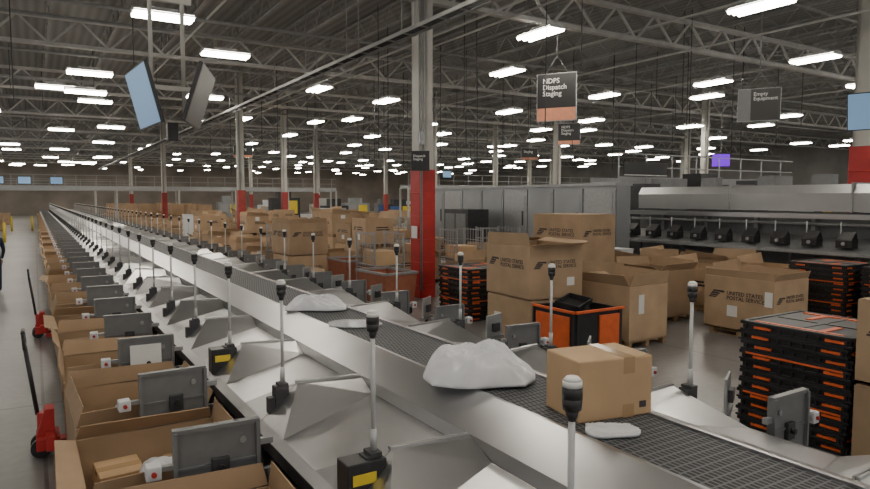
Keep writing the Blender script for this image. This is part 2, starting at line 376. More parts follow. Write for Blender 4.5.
for i in range(0, NB-1):
    y = 2.68+PITCH*i
    if i > 0:
        n = dup(gt, loc=(0.95, y, 0.80), rz=random.uniform(-.07, .07))
        if i == 3: MB().b2(-0.16, 0.14, -0.056, -0.052, -0.06, 0.17).obj('paper_label', WHITE, n)
        if i < 10: dup(hb, loc=(4.60, y+.34, 0.82), rz=.5+random.uniform(-.3, .3))
    n = dup(gt, loc=(4.76, y, 0.80), rz=random.uniform(-.05, .05)); n.scale = (-0.85, 0.85, 1.0)

# ------------------------------------------------------------------ cardboard bulk bins
EAG = [[(.43, .62), (1.28, .62), (1.42, .52), (1.30, .44), (1.05, .47), (.34, .46)], [(.29, .44), (1.02, .40), (.94, .28), (.21, .30)], [(.16, .26), (.86, .24), (.78, .13), (.09, .14)], [(.04, .10), (.70, .09), (.64, 0), (0, 0)]]
def eagle(parent, origin, s, facing):
    mb = MB()
    for pts in EAG: mb.poly([(-0.001, -x*s, y*s) if facing == '-x' else (x*s, -0.001, y*s) for x, y in pts])
    return mb.obj('eagle_emblem', INK, parent, loc=origin)
def make_bin(sx, sy, h, flaps, text=True, closed=False, name='cardboard_bulk_bin', tags=(), fl=0.36):
    r = root(name); t = 0.014
    mb = MB(); hx, hy = sx/2, sy/2
    mb.b2(-hx, -hx+t, -hy, hy, 0, h); mb.b2(hx-t, hx, -hy, hy, 0, h); mb.b2(-hx+t, hx-t, -hy, -hy+t, 0, h); mb.b2(-hx+t, hx-t, hy-t, hy, 0, h); mb.b2(-hx, hx, -hy, hy, 0, 0.02)
    mb.obj('body', CARD, r)
    for k, (nx, ny) in enumerate(((-1, 0), (1, 0), (0, -1), (0, 1))):
        a = flaps[k]
        if a is None: continue
        L = fl if not closed else (sx/2 if nx else sy/2)*0.99
        a = math.radians(a); out = Vector((nx, ny, 0)); d = out*math.sin(a)+Vector((0, 0, 1))*math.cos(a)
        w = (sy if nx else sx)*0.98; side = Vector((-ny, nx, 0))
        base = Vector((nx*(hx-t/2), ny*(hy-t/2), h+ (0.006 if nx else 0.012)))
        m = MB(); th = side.cross(d)*0.008; k1 = 1 if closed else 0.85
        p = [base-side*w/2, base+side*w/2, base+side*(w/2-0.03)+d*L, base-side*(w/2-0.03)+d*L*k1]
        m.prism([q-th/2 for q in p], th); m.obj('flap', CARDIN, r)
    if text:
        sz = sy*0.072
        text_obj('UNITED STATES\nPOSTAL SERVICE', sz, INK, r, (-hx-0.003, hy-sy*0.34, h*0.66), '-x'); eagle(r, (-hx-0.003, hy-sy*0.07, h*0.58), sy*0.17, '-x')
        sz = sx*0.072
        text_obj('UNITED STATES\nPOSTAL SERVICE', sz, INK, r, (-hx+sx*0.34, -hy-0.003, h*0.66), '-y'); eagle(r, (-hx+sx*0.07, -hy-0.003, h*0.58), sx*0.17, '-y')
    for (fc, u, z, w, hh) in tags:
        if fc == '-x': MB().b2(-hx-0.006, -hx-0.002, u-w/2, u+w/2, z, z+hh).obj('paper_label', WHITE, r)
        else: MB().b2(u-w/2, u+w/2, -hy-0.006, -hy-0.002, z, z+hh).obj('paper_label', WHITE, r)
    return r
def at(o, x, y, z, rz=0, lab=None, group=None):
    o.location = (x, y, z); o.rotation_euler = (0, 0, math.radians(rz)); tag(o, lab or 'brown cardboard bulk bin with open top', 'cardboard bin', group); return o
def make_pallet(sx, sy, m=WOOD, name='pallet'):
    mb = MB(); n = 6
    for i in range(n):
        y = -sy/2+0.05+i*(sy-0.1)/(n-1); mb.b2(-sx/2, sx/2, y-0.045, y+0.045, 0.1, 0.12)
    for x in (-sx/2+0.05, 0, sx/2-0.05):
        mb.b2(x-0.04, x+0.04, -sy/2, sy/2, 0.08, 0.1)
        for y in (-sy/2+0.06, 0, sy/2-0.06): mb.b2(x-0.04, x+0.04, y-0.05, y+0.05, 0.018, 0.08)
        mb.b2(x-0.04, x+0.04, -sy/2, sy/2, 0, 0.018)
    return mb.obj(name, m)
pal = make_pallet(1.0, 1.2); tag(pal, 'wooden pallet under a cardboard bin', 'pallet', 'pallets under bins'); pal.location = (11.2, 6.98, 0)
def place(sx, sy, h, flaps, x, y, z, rz, lab, **k):
    o = make_bin(sx, sy, h, flaps, **k); at(o, x, y, z, rz, lab); return o
place(1.05, 1.35, 0.95, (10, 20, 25, 15), 11.2, 7.0, 0.12, 0, 'open brown cardboard bin with printed lettering and two paper labels', fl=0.14, tags=(('-x', 0.10, 0.24, 0.2, 0.2), ('-x', -0.58, 0.5, 0.14, 0.26)))
place(1.0, 1.2, 0.92, (30, 10, 15, 70), 8.72, 7.95, 0.12, 3, 'open brown cardboard bin with bent flaps and a white tag', fl=0.22, text=False, tags=(('-y', -0.2, 0.45, 0.14, 0.32), ('-x', 0.3, 0.5, 0.18, 0.12)))
dup(pal, loc=(8.72, 7.95, 0), rz=math.radians(3))
place(1.0, 1.2, 0.92, (60, 10, 40, 15), 11.05, 9.15, 0.12, -3, 'open brown cardboard bin with raised flaps and a tag', fl=0.2, text=False, tags=(('-x', -0.3, 0.6, 0.16, 0.27),))
dup(pal, loc=(11.05, 9.15, 0), rz=math.radians(-3))
place(1.15, 1.4, 1.0, (-90, -90, None, None), 10.4, 10.9, 0.0, 5, 'closed cardboard bin at the bottom of a stack', closed=True)
place(1.15, 1.4, 1.1, (-90, -90, None, None), 10.4, 10.9, 1.03, 5, 'tall closed cardboard bin with printed lettering on top of another', closed=True)
place(1.1, 1.2, 0.8, (-90, -90, None, None), 7.45, 8.8, 0.0, 0, 'closed cardboard bin supporting another bin', closed=True, text=False, tags=(('-x', 0.3, 0.3, 0.2, 0.2),))
place(1.12, 1.28, 0.88, (4, 75, 80, -70), 7.45, 8.8, 0.82, -3, 'cardboard bin with printed lettering stacked on another bin', fl=0.22, tags=(('-y', 0.3, 0.2, 0.16, 0.14),))
place(1.1, 1.15, 0.75, (-90, -90, None, None), 7.05, 2.47, 0.0, 0, 'closed brown cardboard bin under another bin', closed=True, text=False)
place(1.1, 1.15, 0.78, (-90, -90, None, None), 7.05, 2.47, 0.78, 0, 'closed brown cardboard bin stacked beside folded black containers', closed=True)

def simple_bin(sx, sy, h, kind):
    mb = MB(); hx, hy, t = sx/2, sy/2, 0.015
    mb.b2(-hx, -hx+t, -hy, hy, 0.12, h); mb.b2(hx-t, hx, -hy, hy, 0.12, h); mb.b2(-hx+t, hx-t, -hy, -hy+t, 0.12, h); mb.b2(-hx+t, hx-t, hy-t, hy, 0.12, h); mb.b2(-hx, hx, -hy, hy, 0.12, 0.14)
    for x in (-hx+0.06, 0, hx-0.06): mb.b2(x-0.05, x+0.05, -hy, hy, 0, 0.12, 1)
    if kind == 0: mb.b2(-hx+t, hx-t, -hy+t, hy-t, h-0.03, h-0.01)
    if kind == 1:
        mb.prism([(-hx, -hy, h), (-hx, hy, h), (-hx-0.1, hy-0.03, h+0.20), (-hx-0.1, -hy+0.03, h+0.12)], (0, 0, 0.008)); mb.prism([(hx, -hy, h), (hx, hy, h), (hx+0.05, hy-0.03, h+0.2), (hx+0.05, -hy+0.03, h+0.24)], (0.008, 0, 0))
    if kind == 2:
        mb.prism([(-hx, -hy, h), (hx, -hy, h), (hx-0.03, -hy-0.08, h+0.12), (-hx+0.03, -hy-0.08, h+0.2)], (0, 0.008, 0)); mb.prism([(-hx, hy, h), (hx, hy, h), (hx-0.03, hy+0.05, h+0.24), (-hx+0.03, hy+0.05, h+0.18)], (0, 0.008, 0))
    mb.b2(-hx-0.004, -hx, -0.30, 0.12, h*0.66, h*0.70, 2); mb.b2(-hx-0.004, -hx, -0.35, 0.12, h*0.58, h*0.62, 2)
    for pts in EAG: mb.poly([(-hx-0.003, 0.46-x*.2, h*.57+y*.2) for x, y in pts], 2)
    mb.b2(-hx+0.38, hx-0.18, -hy-0.004, -hy, h*0.66, h*0.70, 2); mb.b2(-hx+0.38, hx-0.14, -hy-0.004, -hy, h*0.58, h*0.62, 2)
    if kind != 0: mb.b2(-hx-0.006, -hx, -0.1, 0.1, h*0.25, h*0.45, 3)
    if kind == 2: mb.b2(-.1, .08, -hy-0.006, -hy, h*0.75, h*0.95, 3)
    return mb.obj('cardboard_bulk_bin', [CARD, WOOD, INK, WHITE])
SB = [simple_bin(1.0, 1.2, 0.98, 0), simple_bin(1.0, 1.2, 1.0, 1), simple_bin(1.0, 1.2, 0.95, 2)]
labs = ['brown cardboard bin filled to the top, on a pallet', 'open brown cardboard bin with bent flaps on a pallet', 'open cardboard bin with upright flaps on a pallet']
n_used = [0, 0, 0]
FARB = MB(); nfar = 0
def sbin(k, x, y, z, rz, group, sc=(1, 1, 1)):
    global nfar
    if y > 44:
        nfar += 1; h = (0.98)*sc[2]
        FARB.b2(x-.5, x+.5, y-.6, y+.6, z+.12, z+h-.12, 0); FARB.b2(x-.5, x-.48, y-.6, y+.6, z+h-.12, z+h); FARB.b2(x+.48, x+.5, y-.6, y+.6, z+h-.12, z+h); FARB.b2(x-.48, x+.48, y+.58, y+.6, z+h-.12, z+h); FARB.b2(x-.48, x+.48, y-.6, y-.58, z+h-.12, z+h); FARB.b2(x-.48, x+.48, y-.58, y+.58, z, z+.12, 1)
        return None
    if n_used[k] == 0: o = SB[k]; o.location = (x, y, z); o.rotation_euler = (0, 0, rz)
    else: o = dup(SB[k], loc=(x, y, z), rz=rz)
    o.scale = sc
    n_used[k] += 1; tag(o, labs[k], 'cardboard bin', group); return o

BX = 0.72
tl = [make_bin(1.04, 1.28, 0.50, f, text=False, fl=0.17) for f in ((15, 5, 8, 20), (30, 5, -35, 10), (75, 8, 15, -40), (-20, 30, 25, 5))]
pal2 = make_pallet(1.04, 1.26)
tag(pal2, 'low pallet under an open bin', 'pallet', 'pallets under chute bins')
G1 = 'open bins below the sorter chutes'
for i in range(-1, 12):
    y = 2.68+PITCH*(i+0.5); k = (i+1) % 4; x = BX
    if i < 3: o = tl[k]; o.location = (x, y, 0.12); o.rotation_euler = (0, 0, random.uniform(-.03, .03))
    else: o = dup(tl[k], loc=(x, y, 0.12), rz=random.uniform(-.04, .04))
    tag(o, 'open low cardboard bin with short flaps on a pallet', 'cardboard bin', G1)
    if i == -1: pal2.location = (x, y, 0)
    else: dup(pal2, loc=(x, y, 0))
for i in range(12, 57):
    y = 2.68+PITCH*(i+0.5)
    sbin(i % 3, BX, y, 0, random.uniform(-.02, .02), G1, (1.02, 1.05, 0.66))
for i in range(6, 57):
    if random.random() < 0.12: continue
    y = 2.68+PITCH*(i+0.5)
    sbin((i*7) % 3, 5.0, y, 0, random.uniform(-.02, .02), 'bins beyond the sorter', (1.0, 1.05, 0.72))

def parcel(sx, sy, sz, lab='small brown cardboard parcel', tape=True, bev=0.006):
    r = root('parcel'); MB().b2(-sx/2, sx/2, -sy/2, sy/2, 0, sz).obj('carton', PARCEL, r, bevel=bev)
    if tape:
        mb = MB(); mb.b2(-sx/2-0.001, sx/2+0.001, -0.027, 0.027, sz-0.0005, sz+0.0015); mb.b2(-sx/2-0.0015, -sx/2+0.0005, -0.027, 0.027, sz*0.7, sz); mb.b2(sx/2-0.0005, sx/2+0.0015, -0.027, 0.027, sz*0.7, sz)
        mb.obj('packing_tape', TAPE, r)
    tag(r, lab, 'parcel'); return r
p = parcel(0.53, 0.37, 0.37, 'brown cardboard parcel with clear tape riding on the belt', tape=False, bev=0.01)
p.location = (2.975, 2.88, 1.17); p.rotation_euler = (0, 0, math.radians(-10))
MB().b2(0.05, 0.13, -0.187, 0.187, 0.3685, 0.372).obj('packing_tape', TAPE, p); MB().b2(0.05, 0.13, -0.1875, -0.185, 0.27, 0.372).obj('packing_tape', TAPE, p); MB().b2(0.05, 0.13, -0.1875, -0.185, 0.0, 0.08).obj('packing_tape', TAPE, p)
MB().b2(0.17, 0.22, -0.1865, -0.185, 0.05, 0.09).obj('shipping_mark', INK, p)

def bag(name, w, l, h, m, loc, rz, lab, seed=0, tilt=(0, 0), n=56, wr=1.0, asym=0.3):
    vs = []; fs = []; ms = seed*13.7
    for s_ in (0, 1):
        for i in range(n+1):
            for j in range(n+1):
                u = -1+2*i/n; v = -1+2*j/n
                e = max(0, (1-abs(u)**2.2))**0.75*max(0, (1-abs(v)**2.2))**0.75
                x = u*w/2*(1-0.12*v*v+0.05*math.sin(3*v+seed)); y = v*l/2*(1-0.22*u*u-0.10*u+0.06*math.cos(4*u+seed))
                q = noise.noise(Vector((u*1.2+ms, v*1.2, seed)))
                a1 = noise.noise(Vector((u*2.6+ms+q, v*3.2-q, 5))); r1 = 1-math.sqrt(a1*a1+0.006)*2.0
                a2 = noise.noise(Vector((u*5+v*3+ms, v*6-u*3, 9))); r2 = 1-math.sqrt(a2*a2+0.008)*2.0
                z = h*(e**0.9)*(0.78+0.45*q+0.16*r1*wr+0.07*r2*wr-asym*u*0.6)
                if not s_: z = 0.003*(1-e)
                else: z = max(z, 0.006)+0.010*(1-e)*(1+r2)
                vs.append((x+0.008*r1*wr*(e > 0), y+0.006*r2*wr*(e > 0), z))
    N = (n+1)*(n+1)
    for i in range(n):
        for j in range(n):
            a = i*(n+1)+j; fs.append((N+a, N+a+n+1, N+a+n+2, N+a+1)); fs.append((a, a+1, a+n+2, a+n+1))
    ed = [i*(n+1) for i in range(n+1)] + [n*(n+1)+j for j in range(1, n+1)] + [i*(n+1)+n for i in range(n-1, -1, -1)] + [j for j in range(n-1, 0, -1)]
    for a, b in zip(ed, ed[1:]+ed[:1]): fs.append((a, b, N+b, N+a))
    me = bpy.data.meshes.new(name); me.from_pydata(vs, [], fs); me.materials.append(m)
    for p in me.polygons: p.use_smooth = True
    me.validate(); me.update()
    o = bpy.data.objects.new(name, me); COL.objects.link(o); o.location = loc; o.rotation_euler = (math.radians(tilt[0]), math.radians(tilt[1]), math.radians(rz))
    return tag(o, lab, 'parcel bag')
bag('poly_mailer_bag', 0.78, 0.48, 0.30, POLY, (2.70, 3.78, 1.186), -36, 'large crumpled white plastic mailer bag on the belt edge', 1, n=90)
bag('poly_mailer_bag', 0.72, 0.42, 0.19, POLY, (2.84, 7.3, 1.18), -34, 'full white plastic mailer bag lying on the belt', 4)
bag('poly_mailer_bag', 0.55, 0.34, 0.05, POLYG, (2.80, 6.15, 1.175), -40, 'flat silvery plastic mailer on the belt', 7)
bag('padded_envelope', 0.30, 0.20, 0.018, POLY, (2.74, 2.54, 1.175), -30, 'thin white padded envelope on the belt', 9, n=24, wr=0.4)

pt = parcel(0.3, 0.22, 0.14, tape=True); pt.location = (0.55, 4.9, 0.36); pt.rotation_euler = (0.2, 0.1, 0.5)
tag(pt, 'small brown cardboard parcel inside a bin', 'parcel', 'parcels inside bins')
for i in range(0, 12):
    for k in range(4):
        y = 2.68+PITCH*(i+0.5)+(-.3 if k % 2 else .3)+random.uniform(-.08, .08); x = BX+(-.22 if k < 2 else .22)+random.uniform(-.04, .04)
        n = dup(pt, loc=(x, y, 0.22+random.uniform(0, .16))); n.rotation_euler = (random.uniform(-.3, .3), random.uniform(-.3, .3), random.uniform(0, 3))
        s = random.uniform(0.9, 1.35); n.scale = (s, s, s)
for i, (x, y) in enumerate([(0.75, 5.0), (0.72, 3.5), (0.68, 6.6), (0.75, 8.1), (0.7, 9.7), (0.7, 11.3)]):
    bag('poly_mailer_bag', 0.35, 0.28, 0.12, POLY, (x, y, 0.48), 40*i, 'white plastic mailer inside a bin', i+2, (15, 10), n=18)

# ------------------------------------------------------------------ folded black containers
def folded(sx=1.15, sy=1.15):
    r = root('folded_container'); hx, hy = sx/2, sy/2
    mb = MB(); mb.b2(-hx, hx, -hy, hy, 0.0, 0.022); mb.b2(-hx+0.02, hx-0.02, -hy+0.02, hy-0.02, 0.02, 0.07); mb.b2(-hx, hx, -hy, hy, 0.07, 0.095)
    for i in range(9):
        t = -hy+0.06+i*(sy-0.12)/8
        mb.b2(-hx, -hx+0.03, t-0.012, t+0.012, 0.02, 0.07); mb.b2(t-0.012, t+0.012, -hy, -hy+0.03, 0.02, 0.07)
    for x0, x1, y0, y1 in ((-hx, hx, -hy, -hy+0.05), (-hx, hx, hy-0.05, hy), (-hx, -hx+0.05, -hy, hy), (hx-0.05, hx, -hy, hy)): mb.b2(x0, x1, y0, y1, 0.095, 0.105)
    mb.b2(-hx+0.1, hx-0.1, -0.03, 0.03, 0.095, 0.103); mb.b2(-0.03, 0.03, -hy+0.1, hy-0.1, 0.095, 0.103)
    mb.obj('body', BLACK, r, bevel=0.003)
    for t in (-0.36*sy, 0.28*sy): MB().b2(-hx-0.006, -hx+0.02, t-0.09, t+0.09, 0.035, 0.060).obj('orange_latch', ORANGE, r); MB().b2(t-0.09, t+0.09, -hy-0.006, -hy+0.02, 0.035, 0.060).obj('orange_latch', ORANGE, r)
    return r
fc = folded(); tag(fc, 'folded black plastic container with orange latches, stacked flat', 'folded container', 'stacked folded containers')
first = True
def stack(x, y, n, rz, z0=0.0):
    global first
    for i in range(n):
        a = math.radians(rz+random.uniform(-1.5, 1.5)); L = (x+random.uniform(-.015, .015), y+random.uniform(-.015, .015), z0+i*0.1065)
        if first: fc.location = L; fc.rotation_euler = (0, 0, a); first = False; o = fc
        else: o = dup(fc, loc=L, rz=a)
        if i in (3, 7): MB().b2(-.58, -.575, -.5, .5, 0.072, 0.092).obj('orange_strip', ORANGE, o); MB().b2(-.5, .5, -.58, -.575, 0.072, 0.092).obj('orange_strip', ORANGE, o)
    hx = 0.575
    MB().b2(-hx+0.12, -0.1, -0.26, -0.19, 0.094, 0.1055).obj('orange_strip', ORANGE, o); MB().b2(0.1, hx-0.12, 0.17, 0.24, 0.094, 0.1055).obj('orange_strip', ORANGE, o); MB().b2(-hx+0.07, -hx+0.12, -0.45, 0.45, 0.094, 0.1065).obj('orange_strip', ORANGE, o); MB().b2(hx-0.14, hx-0.08, -0.45, 0.45, 0.094, 0.1065).obj('orange_strip', ORANGE, o)
stack(7.12, 3.68, 11, 0); stack(14.1, 7.15, 11, 0); stack(7.95, 11.25, 10, 0); stack(14.2, 5.8, 11, 2)

r = root('open_hamper', (7.25, 7.5, 0.0)); tag(r, 'black open plastic container with large orange side panels', 'plastic container')
mb = MB()
for s in (-1, 1):
    mb.b2(s*0.48-0.02, s*0.48+0.02, -0.45, 0.45, 0.16, 0.8); mb.b2(-0.48, 0.48, s*0.45-0.02, s*0.45+0.02, 0.16, 0.8)
    for t in (-0.44, 0.44): mb.b2(s*0.5-0.02, s*0.5+0.02, t-0.02, t+0.02, 0.16, 0.8); mb.b2(t-0.02, t+0.02, s*0.47-0.02, s*0.47+0.02, 0.16, 0.8)
mb.b2(-0.5, 0.5, -0.47, 0.47, 0.1, 0.17)
for x in (-.42, 0, .42):
    for y in (-.4, 0, .4): mb.b2(x-0.06, x+0.06, y-0.06, y+0.06, 0, 0.1)
mb.obj('tub', BLACK, r, bevel=0.004)
mb = MB(); mb.b2(-0.53, -0.49, -0.47, 0.47, 0.78, 0.82); mb.b2(-0.5, 0.53, -0.51, -0.47, 0.78, 0.82)
mb.obj('orange_rim', ORANGE, r, bevel=0.004)
MB().b2(-0.52, -0.5, -0.38, 0.38, 0.22, 0.72).obj('orange_panel', ORANGE, r, bevel=0.004); MB().b2(0.0, 0.42, -0.50, -0.47, 0.22, 0.72).obj('orange_panel', ORANGE, r, bevel=0.004)
for i, (x, y, z, a, b, c) in enumerate([(7.13, 7.35, .60, .1, .12, .2), (7.38, 7.65, .66, -.2, .1, .9), (7.22, 7.55, .80, .15, -.12, .4)]):
    t = MB(); t.b2(-.28, .28, -.2, .2, 0, .02)
    for sx_ in (-.28, .26): t.b2(sx_, sx_+.02, -.2, .2, .0, .1)
    for sy_ in (-.2, .18): t.b2(-.28, .28, sy_, sy_+.02, 0, .1)
    o = t.obj('black_tray', BLACK, loc=(x, y, z), bevel=0.004); o.rotation_euler = (a, b, c); tag(o, 'shallow black plastic tray tossed in the container', 'tray', 'black trays in the container')
def hamper():
    r = root('wheeled_hamper'); 
    mb = MB()
    for s in (-1, 1):
        mb.poly([(s*0.34, -0.55, 0.25), (s*0.34, 0.55, 0.25), (s*0.4, 0.6, 0.9), (s*0.4, -0.6, 0.9)]); mb.poly([(-0.34, s*0.55, 0.25), (0.34, s*0.55, 0.25), (0.4, s*0.6, 0.9), (-0.4, s*0.6, 0.9)])
    mb.poly([(-0.34, -0.55, 0.25), (0.34, -0.55, 0.25), (0.34, 0.55, 0.25), (-0.34, 0.55, 0.25)]); mb.obj('tub', HAMP, r)
    mb = MB(); mb.b2(-0.42, 0.42, -0.62, -0.58, 0.88, 0.93); mb.b2(-0.42, 0.42, 0.58, 0.62, 0.88, 0.93); mb.b2(-0.42, -0.38, -0.6, 0.6, 0.88, 0.93); mb.b2(0.38, 0.42, -0.6, 0.6, 0.88, 0.93); mb.obj('rim', GALV, r)
    MB().b2(-0.35, 0.35, -0.56, 0.56, 0.16, 0.24).obj('base_frame', GALV, r)
    for x in (-.28, .28):
        for y in (-.48, .48): MB().cyl((x-0.02, y, 0.08), (x+0.02, y, 0.08), 0.08, 12).obj('caster', BLACK, r)
    return r
hm = hamper(); tag(hm, 'dull orange plastic wheeled hamper with metal rim', 'hamper', 'orange wheeled hampers'); hm.location = (7.0, 15.6, 0)
HP = [(6.5, 12.6, .1), (7.1, 20.2, .2), (12.6, 15.4, 0.2)]
for x, y, a in HP: dup(hm, loc=(x, y, 0), rz=a)
def cart():
    r = root('wire_roll_cart'); mb = MB()
    for x in (-.38, .38):
        for y in (-.5, .5): mb.b2(x-.015, x+.015, y-.015, y+.015, .12, 1.7)
        for k in range(6): mb.b2(x-.008, x+.008, -.5, .5, .3+k*.27, .315+k*.27)
        for k in range(7): mb.b2(x-.006, x+.006, -.42+k*.14, -.41+k*.14, .2, 1.7)
    for y in (.5,):
        for k in range(6): mb.b2(-.38, .38, y-.008, y+.008, .3+k*.27, .315+k*.27)
    mb.obj('wire_frame', GALV, r); MB().b2(-.38, .38, -.5, .5, .15, .19).obj('shelf', GREYP, r); MB().b2(-.38, .38, -.5, .5, .9, .93).obj('shelf', GREYP, r)
    MB().b2(-.3, .25, -.4, .3, .93, 1.25).obj('carton', PARCEL, r); MB().b2(-.3, .3, -.4, .42, .19, .6).obj('carton', CARD, r)
    for x in (-.3, .3):
        for y in (-.42, .42): MB().cyl((x-.02, y, .07), (x+.02, y, .07), .07, 12).obj('caster', BLACK, r)
    return r
wc = cart(); tag(wc, 'grey wire roll cart loaded with cartons', 'roll cart', 'wire roll carts'); wc.location = (7.0, 13.9, 0)
WCs = [(9.6, 14.3), (10.9, 14.4), (6.4, 19.0), (12.2, 22.5), (13.1, 24.5)]
for x, y in WCs: dup(wc, loc=(x, y, 0), rz=random.uniform(-.1, .1))

mb = MB()
a = [(-.2, -.27), (.2, -.27), (.2, .27), (-.2, .27)]
bt = [(x, y, 0) for x, y in a]; tp = [(x*1.15, y*1.12, .28) for x, y in a]
for i in range(4): j_ = (i+1) % 4; mb.poly([bt[i], bt[j_], tp[j_], tp[i]])
mb.poly(bt); mb.b2(-.24, .24, -.31, .31, .27, .285)
tb = mb.obj('mail_tub', TUB); tag(tb, 'white corrugated plastic mail tub in a stack', 'mail tub', 'stacked white tubs')
tb.location = (13.4, 12.3, 0)
TS = [(13.4, 12.3, 4), (10, 22, 5), (10.6, 22.1, 6), (16.3, 15.9, 7), (11.2, 30, 6), (12, 30, 7), (12.8, 30.2, 6), (6.3, 33, 6)]
for (x, y, n) in TS:
    for i in range(n):
        if (x, y, i) == (13.4, 12.3, 0): continue
        dup(tb, loc=(x, y, 0.286*i), rz=random.uniform(-.05, .05))

# ------------------------------------------------------------------ scattered bins over the floor
occ = [(8.3, 14.1), (7.95, 11.25), (7.0, 15.6), (7.0, 13.9), (10.4, 10.9), (6.2, 17.2), (9.2, 34.3), (13.2, 19.2), (13.1, 18.5)]+COLS
occ += [(x, y) for x, y, _ in HP] + [(x, y) for x, y, _ in TS] + WCs
def free(x, y, d=1.15, dy=None):
    for b in (48, 62, 84):
        if abs(y-b) < 1.7: return False
    return all(abs(a-x) > d*0.95 or abs(b-y) > (dy or d*1.1) for a, b in occ)
for x, y in [(13.0, 9.3), (12.9, 11.0), (14.5, 8.6), (14.5, 10), (12.8, 4.6), (9.3, 12.8), (11.7, 12.8), (9.15, 10.75), (9.15, 9.35), (12.6, 7.9), (14.4, 11.4)]:
    occ.append((x, y)); sbin(random.randrange(3), x, y, 0, random.uniform(-.02, .02), 'cardboard bins standing on the floor')
cnt = 0
for y in [12.6+1.42*i for i in range(44)]:
    for x in [6.5, 7.75, 9.0, 10.25, 11.5, 12.75]:
        if y < 13.6 and x < 9: continue
        xx = x+random.uniform(-.05, .05)
        if not free(xx, y) or random.random() < (0.15 if y < 40 else 0.2): continue
        occ.append((xx, y)); lv = random.choice([1, 1, 1, 2]) if y > 15 else 1
        for k in range(lv):
            o = sbin(random.randrange(3) if k == lv-1 else 0, xx, y, k*0.985, random.uniform(-.05, .05), 'cardboard bins standing on the floor'); cnt += 1
            if o and k == lv-1: o.scale = (random.uniform(.88, 1.0), random.uniform(.88, 1.0), random.uniform(.7, 1.05))
place(1.1, 1.25, 0.95, (-90, -90, None, None), 6.2, 17.2, 0.0, 0, 'cardboard bin at the bottom of a tall stack', closed=True)
place(1.1, 1.25, 0.85, (10, 30, 15, 10), 6.2, 17.2, 0.98, 3, 'lettered cardboard bin on top of a tall stack', fl=0.12)
for i in range(90):
    x = random.uniform(16.5, 45); y = random.uniform(20, 75)
    if not free(x, y, 1.5) or (y < 26 and x < 18): continue
    occ.append((x, y)); sbin(random.randrange(3), x, y, 0, random.uniform(-.1, .1), 'distant bins')
for i in range(60):
    x = random.uniform(-7, -2.4); y = random.uniform(30, 85)
    if not free(x, y, 1.4): continue
    occ.append((x, y)); sbin(random.randrange(3), x, y, 0, random.uniform(-.1, .1), 'distant bins')
fb = FARB.obj('far_cardboard_bins', [CARD, WOOD]); tag(fb, 'mass of brown cardboard bins far down the hall', 'cardboard bins'); fb['kind'] = 'stuff'

# ------------------------------------------------------------------ machines
def enclosure(n, loc, h, w, dep):
    r = root('machine_enclosure', loc); tag(r, 'grey steel machine enclosure with panelled doors', 'machine')
    MB().b2(0.04, dep, 0, n*w, 0, h).obj('cabinet', MACH, r)
    for i in range(n):
        mb = MB(); mb.b2(0, 0.04, i*w+0.03, (i+1)*w-0.03, 0.12, h-0.08)
        mb.b2(-0.012, 0, i*w+0.12, (i+1)*w-0.12, 0.25, h*0.5-0.05); mb.b2(-0.012, 0, i*w+0.12, (i+1)*w-0.12, h*0.5+0.05, h-0.2)
        mb.obj('panel', MACH if i % 3 else GALV, r)
        if i % 2: MB().b2(-0.03, -0.012, i*w+0.2, i*w+0.26, h*0.55, h*0.72).obj('handle', DARK, r)
    MB().b2(-0.03, dep+.05, -0.03, n*w+0.03, h, h+0.08).obj('trim', GALV, r)
    return r
enclosure(8, (14.1, 13.1, 0), 2.85, 1.3, 0.6)
r = root('control_cabinet', (12.7, 18.5, 0)); tag(r, 'dark control cabinet in front of the grey enclosure', 'cabinet')
MB().b2(0, .9, 0, 1.5, 0, 2.1).obj('body', DARK, r, bevel=0.01); MB().b2(-0.02, 0, 0.1, 0.72, 0.15, 1.95).obj('door', GREYP, r); MB().b2(-0.02, 0, 0.78, 1.4, 0.15, 1.95).obj('door', GREYP, r)
r = root('second_sorter', (17.0, 0, 0)); tag(r, 'long parallel sorting machine with smooth galvanised hood', 'sorting machine')
for i in range(6):
    y = -5+i*3.3
    mb = MB(); mb.prism([(0, y, 2.16), (-0.02, y, 2.62), (0.12, y, 2.84), (1.2, y, 2.84), (1.2, y, 2.16)], (0, 3.29, 0)); mb.obj('hood_panel', HOOD, r)
    MB().b2(-0.04, 1.2, y-.02, y+.02, 2.14, 2.88).obj('hood_rib', GALV, r)
    for k in range(2): MB().b2(.2, .5, y+.6+k*1.5, y+1.1+k*1.5, 2.84, 3.10).obj('motor_box', GREYP, r)
MB().b2(0.1, 1.1, -5, 14.8, 0.0, 2.12).obj('core', GREYP, r)
MB().b2(-0.50, 0.0, -5, 14.8, 1.98, 2.10).obj('ledge', STEEL, r)
MB().cyl((-.3, -5, 1.85), (-.3, 14.8, 1.85), .04, 8).obj('pipe', GALV, r)
MB().prism([(0.1, -5, 1.50), (-1.1, -5, 1.22), (-1.1, -5, 1.15), (0.1, -5, 1.4)], (0, 19.8, 0)).obj('chute_apron', GALV, r)
for i in range(13): MB().b2(-1.1, -1.04, -5+i*1.56, -4.94+i*1.56, 0, 1.15).obj('leg', DARK, r); MB().b2(-0.05, 0.1, -5+i*1.56, -4.9+i*1.56, 1.4, 2.0).obj('feeder_post', GALV, r)
def device():
    r = root('chute_scanner'); mb = MB(); mb.b2(-0.15, 0.15, -0.18, 0.18, 0, 0.18); mb.prism([(-0.15, -0.18, 0.18), (0.05, -0.18, 0.38), (0.15, -0.18, 0.18)], (0, 0.36, 0)); mb.obj('housing', BLACK, r, bevel=0.01)
    MB().cyl((-0.15, 0, 0.1), (-0.175, 0, 0.1), 0.045, 12).obj('dial', GALV, r); MB().cyl((0, 0.14, 0.15), (0, 0.14, 0.6), 0.014, 8).obj('stalk', RODM, r); return r
